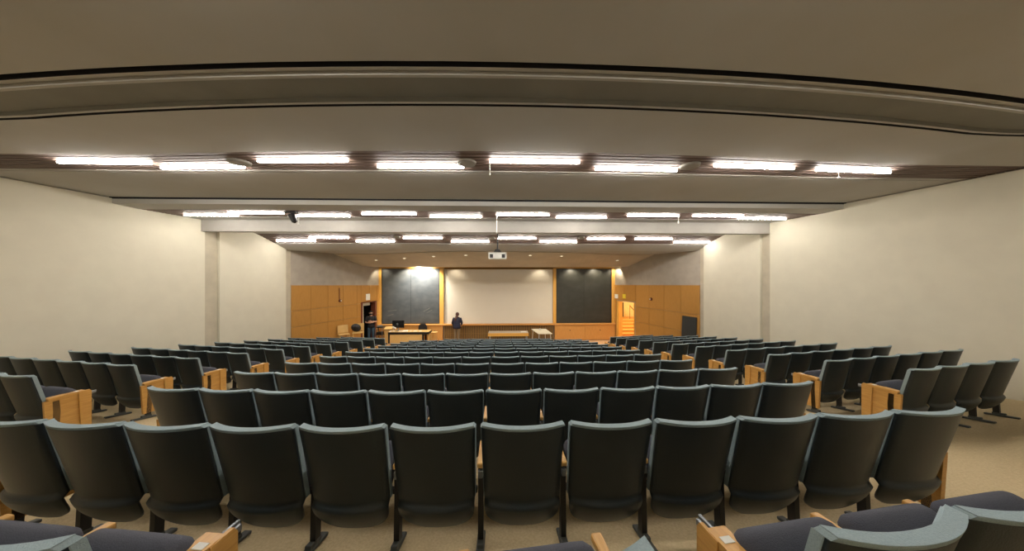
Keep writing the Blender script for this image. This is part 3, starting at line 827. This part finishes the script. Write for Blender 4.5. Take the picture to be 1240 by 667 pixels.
# long low bench table
Y = 14.9; a = at(591.2, 403.4, Y); b = at(640, 403.4, Y); hh = a.z - FZ
r = empty('long_table', ((a.x + b.x) / 2, Y, FZ)); w2 = (b.x - a.x) / 2
MB().b2((-w2, 0, hh - .02), (w2, .62, hh)).build('table_top', M['tableg'], r)
MB().b2((-w2 - .01, -.03, hh - .16), (w2 + .01, .0, hh + .0), bev=.008).build('front_apron', M['woodt'], r)
for x in (-w2 + .08, w2 - .08):
    MB().b2((x - .03, .05, 0), (x + .03, .12, hh - .02)).build('leg', M['gmetal'], r); MB().b2((x - .03, .5, 0), (x + .03, .57, hh - .02)).build('leg', M['gmetal'], r)
tag(r, 'long low table with grey top and orange edge below the screen', 'table')
c = at(634, 402, Y + .3); o = MB().box((0, 0, .008), (.3, .22, .016), rz=.2).build('paper_sheet', M['paper'], loc=(c.x, Y + .3, FZ + hh)); tag(o, 'white sheet of paper at the right end of the long low table', 'paper')
# white folding table
def fold_table():
    Y0, Y1 = 14.0, 15.25
    p = [at(652, 403.8, Y0), at(668.8, 403.8, Y0), at(660.8, 398.6, Y1), at(643.4, 398.6, Y1)]; z = p[0].z
    c = sum((q for q in p), Vector()) / 4
    r = empty('folding_table', (c.x, c.y, FZ)); q = [(v.x - c.x, v.y - c.y) for v in p]
    MB().prism(q, z - FZ - .035, z - FZ).build('table_top', M['tablew'], r)
    for i, (x, y) in enumerate(q):
        MB().cyl((x * .82, y * .85, z - FZ - .03), (x * .95, y * .88, 0), .016, n=8).build('leg', M['white'], r)
    MB().cyl((q[0][0] * .86, q[0][1] * .85, .35), (q[1][0] * .86, q[1][1] * .85, .35), .012, n=8).build('cross_brace', M['white'], r)
    tag(r, 'cream folding table right of the long low table', 'table')
    o = MB().box((0, 0, .02), (.16, .12, .04), bev=.01).cyl((0, 0, .04), (0, 0, .08), .02).build('tabletop_device', M['white'], loc=(c.x - .05, c.y + .35, z)); tag(o, 'small white object on the far end of the cream folding table', 'device')
fold_table()

# downlights in the front soffit
def soff(x, y):
    b = min(13.5, 12.0 + .048 * (x + .35) ** 2) + .07
    if y > 15.1: return EYE + .49
    return EYE + 1.02 + (.50 - 1.02) * (y - b) / (15.1 - b)
for k, (px, py) in enumerate(((455.5, 314.6), (489.5, 312.6), (525, 310.2), (564, 308.6), (642, 308.8), (680, 309.8), (747.5, 315))):
    # march to the soffit
    Y = 12.2
    while Y < 15.5:
        q = at(px, py, Y)
        if q.z <= EYE + 1.1 and Y > min(13.5, 12.0 + .048 * (q.x + .35) ** 2) + .1 and q.z >= soff(q.x, Y): break
        Y += .02
    q = at(px, py, Y)
    r = empty('downlight', (q.x, Y, soff(q.x, Y) - .004)); r.rotation_euler.x = -.18
    MB().cyl((0, 0, .01), (0, 0, -.01), .10, .095, 20).build('trim_ring', M['white'], r)
    MB().cyl((0, 0, .0), (0, 0, -.013), .055, .055, 20).build('bulb', M['lamp_f'], r)
    tag(r, 'small round downlight in the front soffit, %s from the left' % NUMW[k + 1], 'light', 'downlights in the front soffit')

# ------------------------------------------------------------------ people
def skin_obj(name, pts, edges, m, parent, root=0, sub=2):
    me = bpy.data.meshes.new(name); me.from_pydata([p[0] for p in pts], edges, []); me.materials.append(m)
    o = bpy.data.objects.new(name, me); COL.objects.link(o); o.parent = parent
    md = o.modifiers.new('skin', 'SKIN'); md.use_smooth_shade = True
    for i, p in enumerate(pts):
        r = p[1] if isinstance(p[1], tuple) else (p[1], p[1])
        me.skin_vertices[0].data[i].radius = r
        me.skin_vertices[0].data[i].use_root = (i == root)
    s = o.modifiers.new('sub', 'SUBSURF'); s.levels = sub; s.render_levels = sub
    return o
def hand(pts, edges, wi, W, d, side, s, up):
    """palm and five fingers growing from wrist vertex wi; d = finger direction, side = thumb direction, up = back of the hand"""
    d = d.normalized(); side = (side - side.dot(d) * d).normalized()
    pts.append((W + d * .045 * s, (.034 * s, .018 * s))); pi_ = len(pts) - 1; edges.append((wi, pi_))
    pts.append((W + d * .085 * s, (.036 * s, .016 * s))); pj = len(pts) - 1; edges.append((pi_, pj))
    for k, (off, L) in enumerate(((.030, .066), (.010, .076), (-.011, .070), (-.031, .054))):
        b0 = W + d * .088 * s + side * off * s; a1 = b0 + d * L * .5 * s - up * .006 * s; a2 = b0 + d * L * s - up * .022 * s
        q = len(pts); pts += [(b0, .0095 * s), (a1, .0085 * s), (a2, .0075 * s)]; edges += [(pj, q), (q, q + 1), (q + 1, q + 2)]
    t0 = W + d * .035 * s + side * .034 * s; t1 = t0 + (d * .03 + side * .022) * s; t2 = t1 + (d * .028 + side * .004) * s - up * .006 * s
    q = len(pts); pts += [(t0, .012 * s), (t1, .0105 * s), (t2, .009 * s)]; edges += [(pi_, q), (q, q + 1), (q + 1, q + 2)]

def ring_loft(mb, rings, n=20):
    vs = []
    for (c, rx, ry) in rings: vs += [(c[0] + rx * cos(2 * pi * i / n), c[1] + ry * sin(2 * pi * i / n), c[2]) for i in range(n)]
    fs = [(j * n + i, j * n + (i + 1) % n, (j + 1) * n + (i + 1) % n, (j + 1) * n + i) for j in range(len(rings) - 1) for i in range(n)]
    fs += [tuple(range(n)), tuple(range(len(vs) - n, len(vs)))]
    mb.add(vs, fs)
def limb(mb, pts, n=14):
    # tapered tube through (point, radius) pairs, rings shared at the joints
    vs = []
    for k, (p, r) in enumerate(pts):
        d = (pts[min(k + 1, len(pts) - 1)][0] - pts[max(k - 1, 0)][0]).normalized()
        a = d.orthogonal().normalized() if k == 0 else (a - a.dot(d) * d).normalized(); b = d.cross(a)
        vs += [p + (a * cos(2 * pi * i / n) + b * sin(2 * pi * i / n)) * r for i in range(n)]
    fs = [(j * n + i, j * n + (i + 1) % n, (j + 1) * n + (i + 1) % n, (j + 1) * n + i) for j in range(len(pts) - 1) for i in range(n)]
    fs += [tuple(range(n)), tuple(range(len(vs) - n, len(vs)))]
    mb.add(vs, fs)
def person(name, loc, rz, H, J, label, body_m, top_m, leg_m, hair, sleeves, mask=None):
    """J: joint positions for a 1.75 m figure facing -Y. Builds one continuous body and clothing over it."""
    s = H / 1.75
    r = empty(name, loc, rz)
    V = lambda k: Vector(J[k]) * s
    pts = [(V('pelvis'), (.135 * s, .10 * s)), (V('waist'), (.12 * s, .09 * s)), (V('chest'), (.15 * s, .11 * s)), (V('neckb'), (.075 * s, .07 * s)), (V('neck'), (.055 * s, .058 * s)), (V('head0'), (.065 * s, .078 * s)), (V('head1'), (.078 * s, .095 * s)), (V('head2'), (.062 * s, .075 * s))]
    edges = [(0, 1), (1, 2), (2, 3), (3, 4), (4, 5), (5, 6), (6, 7)]
    for sd in ('L', 'R'):
        b = len(pts)
        pts += [(V('sh' + sd), .060 * s), (V('el' + sd), .042 * s), (V('wr' + sd), (.028 * s, .022 * s))]
        edges += [(2, b), (b, b + 1), (b + 1, b + 2)]
        d = V('wr' + sd) - V('el' + sd); hd = Vector(J['hd' + sd]) if 'hd' + sd in J else d
        hand(pts, edges, b + 2, V('wr' + sd), hd, Vector(J['th' + sd]), s, Vector(J['up' + sd]))
        b = len(pts)
        pts += [(V('hip' + sd), .088 * s), (V('kn' + sd), .058 * s), (V('an' + sd), .038 * s), (V('an' + sd) + Vector((0, -.05, -.055)) * s, (.036 * s, .03 * s)), (V('an' + sd) + Vector((0, -.16, -.068)) * s, (.036 * s, .018 * s))]
        edges += [(0, b), (b, b + 1), (b + 1, b + 2), (b + 2, b + 3), (b + 3, b + 4)]
    body = skin_obj('body', pts, edges, body_m, r)
    def spine(z):
        ks = ['pelvis', 'waist', 'chest', 'neckb']; P_ = [Vector(J[k]) for k in ks]
        for p0, p1 in zip(P_[:-1], P_[1:]):
            if z <= p1.z or p1 is P_[-1]:
                t = max(0, (z - p0.z) / (p1.z - p0.z)); return Vector((p0.x + (p1.x - p0.x) * t, p0.y + (p1.y - p0.y) * t, z)) if z > p0.z else Vector((p0.x, p0.y, z))
    mb = MB()
    wd = 1.12 if sleeves == 'long' else 1
    ring_loft(mb, [(spine(z) * s, rx * s * wd, ry * s * wd) for z, rx, ry in ((.84, .19, .145), (.95, .185, .145), (1.08, .165, .13), (1.22, .185, .14), (1.33, .205, .14), (1.40, .185, .12), (1.435, .12, .09), (1.46, .075, .072))])
    for sd in ('L', 'R'):
        e = V('el' + sd); sh = V('sh' + sd); wr = V('wr' + sd); inn = sh.lerp(V('chest'), .35)
        if sleeves == 'short': limb(mb, [(inn, .075 * s), (sh, .078 * s), (sh.lerp(e, .4), .070 * s), (sh.lerp(e, .8), .066 * s)])
        else: limb(mb, [(inn, .070 * s), (sh, .072 * s), (sh.lerp(e, .5), .068 * s), (e, .058 * s), (e.lerp(wr, .5), .050 * s), (e.lerp(wr, .95), .040 * s)])
    mb.build('jacket' if sleeves == 'long' else 'tshirt', top_m, r, smooth=True)
    mb = MB()
    ring_loft(mb, [(spine(z) * s, rx * s, ry * s) for z, rx, ry in ((.78, .15, .11), (.86, .175, .135), (.95, .17, .13), (1.0, .15, .12))])
    for sd in ('L', 'R'):
        h_ = V('hip' + sd); kn = V('kn' + sd); a = V('an' + sd)
        limb(mb, [(h_ + Vector((0, 0, .03)) * s, .095 * s), (h_ + Vector((0, 0, -.08)) * s, .096 * s), (h_.lerp(kn, .6), .080 * s), (kn, .068 * s), (kn.lerp(a, .5), .062 * s), (a + Vector((0, 0, .0)) * s, .056 * s)])
        m2 = MB(); m2.ball(a + Vector((0, -.06, -.045)) * s, 1, (.048 * s, .135 * s, .04 * s), 14); m2.b2(a + Vector((-.045, -.19, -.09)) * s, a + Vector((.045, .07, -.068)) * s, bev=.012)
        m2.build('shoe', M['shoe'], r, smooth=True)
    mb.build('trousers', leg_m, r, smooth=True)
    # face
    h1 = V('head1'); up = (V('head2') - V('head0')).normalized(); fwd = Vector(J['face']).normalized(); sx = up.cross(fwd).normalized()
    mb = MB()
    mb.ball(h1 + fwd * .100 * s - up * .02 * s, 1, (.012 * s, .018 * s, .022 * s), 8)
    for q in (-1, 1): mb.ball(h1 + sx * q * .082 * s - up * .01 * s, 1, (.012 * s, .02 * s, .03 * s), 8)
    mb.build('nose_and_ears', body_m, r, smooth=True)
    mb = MB()
    for q in (-1, 1): mb.ball(h1 + fwd * .086 * s + sx * q * .032 * s + up * .012 * s, .010 * s, n=8)
    mb.build('eyes', M['hairb'], r, smooth=True)
    mb = MB(); mb.ball(h1 + fwd * .085 * s - up * .062 * s, 1, (.026 * s, .010 * s, .007 * s), 8); mb.build('mouth', M['redjamb'], r, smooth=True)
    if mask:
        mb = MB(); mb.ball(h1 + fwd * .045 * s - up * .055 * s, 1, (.072 * s, .068 * s, .052 * s), 14); mb.build('face_mask', M['shirt'], r, smooth=True)
    if hair == 'long':
        mb = MB(); mb.ball(h1 + up * .015 * s - fwd * .012 * s, 1, (.100 * s, .108 * s, .115 * s), 18)
        mb.b.verts.ensure_lookup_table()
        mb.build('hair', M['hair'], r, smooth=True)
        hp = [(h1 - fwd * .05 * s, .08 * s), (h1 - fwd * .085 * s - up * .12 * s + sx * .02 * s, (.085 * s, .05 * s)), (V('chest') - fwd * .13 * s + sx * .06 * s + Vector((0, 0, .07 * s)), (.07 * s, .035 * s)), (V('chest') - fwd * .15 * s + sx * .08 * s + Vector((0, 0, -.08 * s)), (.04 * s, .02 * s))]
        skin_obj('hair_lengths', hp, [(0, 1), (1, 2), (2, 3)], M['hair'], r)
    else:
        mb = MB(); mb.ball(h1 + up * .035 * s - fwd * .022 * s, 1, (.082 * s, .088 * s, .085 * s), 16); mb.build('hair', M['hairb'], r, smooth=True)
    tag(r, label, 'person')
    return r
BASE = dict(pelvis=(0, 0, .95), waist=(0, 0, 1.08), chest=(0, .005, 1.30), neckb=(0, .01, 1.44), neck=(0, 0, 1.50), head0=(0, -.01, 1.56), head1=(0, -.012, 1.62), head2=(0, -.01, 1.685),
            shL=(.185, .01, 1.40), shR=(-.185, .01, 1.40), hipL=(.09, 0, .88), hipR=(-.09, 0, .88), knL=(.10, -.01, .49), knR=(-.10, -.01, .49), anL=(.11, .01, .09), anR=(-.11, .01, .09), face=(0, -1, 0))
JL = dict(BASE); JL.update(elL=(.26, -.10, 1.14), wrL=(.03, -.235, 1.19), thL=(0, 0, 1), upL=(0, -1, 0), hdL=(-1, .05, .05),
                           elR=(-.26, -.10, 1.13), wrR=(-.02, -.26, 1.13), thR=(0, 0, 1), upR=(0, -1, 0), hdR=(1, .10, .15), face=(0, -1, 0))
pl = at(449.3, 400, 15.75)
pL = person('person', (pl.x, 15.75, 0.0), radians(22), 1.80, JL, 'person in black t-shirt, mask and jeans, arms crossed in the left doorway', M['skin'], M['shirt'], M['jeans'], 'short', 'short', True)
JC = dict(BASE); JC.update(chest=(.0, -.04, 1.29), neckb=(0, -.07, 1.42), neck=(0, -.09, 1.475), head0=(.01, -.12, 1.525), head1=(.015, -.14, 1.585), head2=(.018, -.14, 1.65), shL=(.185, -.04, 1.385), shR=(-.185, -.04, 1.385),
                           elL=(.27, -.06, 1.12), wrL=(.25, -.18, .93), thL=(-1, 0, .2), upL=(0, -1, 0), hdL=(-.05, -.2, -1),
                           elR=(-.25, -.10, 1.12), wrR=(-.17, -.27, 1.0), thR=(1, 0, .2), upR=(0, -1, 0), hdR=(.2, -.4, -.8),
                           knL=(.09, -.02, .49), knR=(-.09, -.03, .49), anL=(.09, .02, .09), anR=(-.10, .0, .09), face=(.1, -1, -.3))
pc_ = at(553.3, 400, 15.4)
pC = person('person', (pc_.x, 15.4, FZ), radians(172), 1.74, JC, 'person seen from behind in dark navy jacket and khaki trousers facing the screen', M['skin'], M['navy'], M['khaki'], 'long', 'long')

# ------------------------------------------------------------------ lights
def spot(loc, target, power, size, col, blend=.6, rad=.05):
    l = bpy.data.lights.new('spot', 'SPOT'); l.energy = power; l.spot_size = radians(size); l.color = col; l.spot_blend = blend; l.shadow_soft_size = rad
    o = bpy.data.objects.new('wall_wash_lamp', l); COL.objects.link(o); o.location = loc
    o.rotation_euler = (Vector(target) - Vector(loc)).to_track_quat('-Z', 'Y').to_euler(); return o
WARM = (1, .86, .64); COOL = (1, .95, .86)
zs_ = EYE + .44
for px, pw in ((459, 30), (490, 150), (508, 600), (519, 170), (550, 18), (655, 22), (695, 90), (724, 90), (748, 60)):
    q = at(px, 330, 15.6)
    spot((q.x, 15.62 if px != 508 else 15.3, zs_), (q.x, 16.25, zs_ - (1.3 if px != 508 else .8)), pw, 120, COOL if px == 508 else WARM)
def area(loc, target, power, sx, sy, col):
    l = bpy.data.lights.new('area', 'AREA'); l.energy = power; l.shape = 'RECTANGLE'; l.size = sx; l.size_y = sy; l.color = col
    o = bpy.data.objects.new('soffit_lamp', l); COL.objects.link(o); o.location = loc
    o.rotation_euler = (Vector(target) - Vector(loc)).to_track_quat('-Z', 'Y').to_euler(); return o
# soffit downlights light the front floor and panelling
for px in (455, 489, 525, 564, 642, 680, 715, 747):
    q = at(px, 312, 13.7); spot((q.x, 13.7, soff(q.x, 13.7) - .06), (q.x, 14.3, 0), 115, 125, WARM, 1.0, .06)
c = RA + uR * ((doorR[0] + doorR[1]) / 2) - nR * 1.5
l = bpy.data.lights.new('corridor', 'POINT'); l.energy = 260; l.color = (1, .72, .38); l.shadow_soft_size = .15
o = bpy.data.objects.new('corridor_lamp', l); COL.objects.link(o); o.location = (8.1, 16.2, 2.7)

w = bpy.data.worlds.new('World'); SC.world = w; w.use_nodes = True
w.node_tree.nodes['Background'].inputs[0].default_value = (.5, .5, .5, 1); w.node_tree.nodes['Background'].inputs[1].default_value = .02

# ------------------------------------------------------------------ camera
cam = bpy.data.cameras.new('camera'); co = bpy.data.objects.new('camera', cam); COL.objects.link(co)
co.location = (0, 0, EYE); co.rotation_euler = (pi / 2, 0, -YAW)
cam.sensor_width = 36; cam.lens = 36 * F / 1240; cam.clip_start = .05
SC.camera = co
SC.view_settings.view_transform = 'Standard'; SC.view_settings.look = 'None'; SC.view_settings.gamma = 1
SC.view_settings.use_curve_mapping = False; SC.view_settings.exposure = 0.0
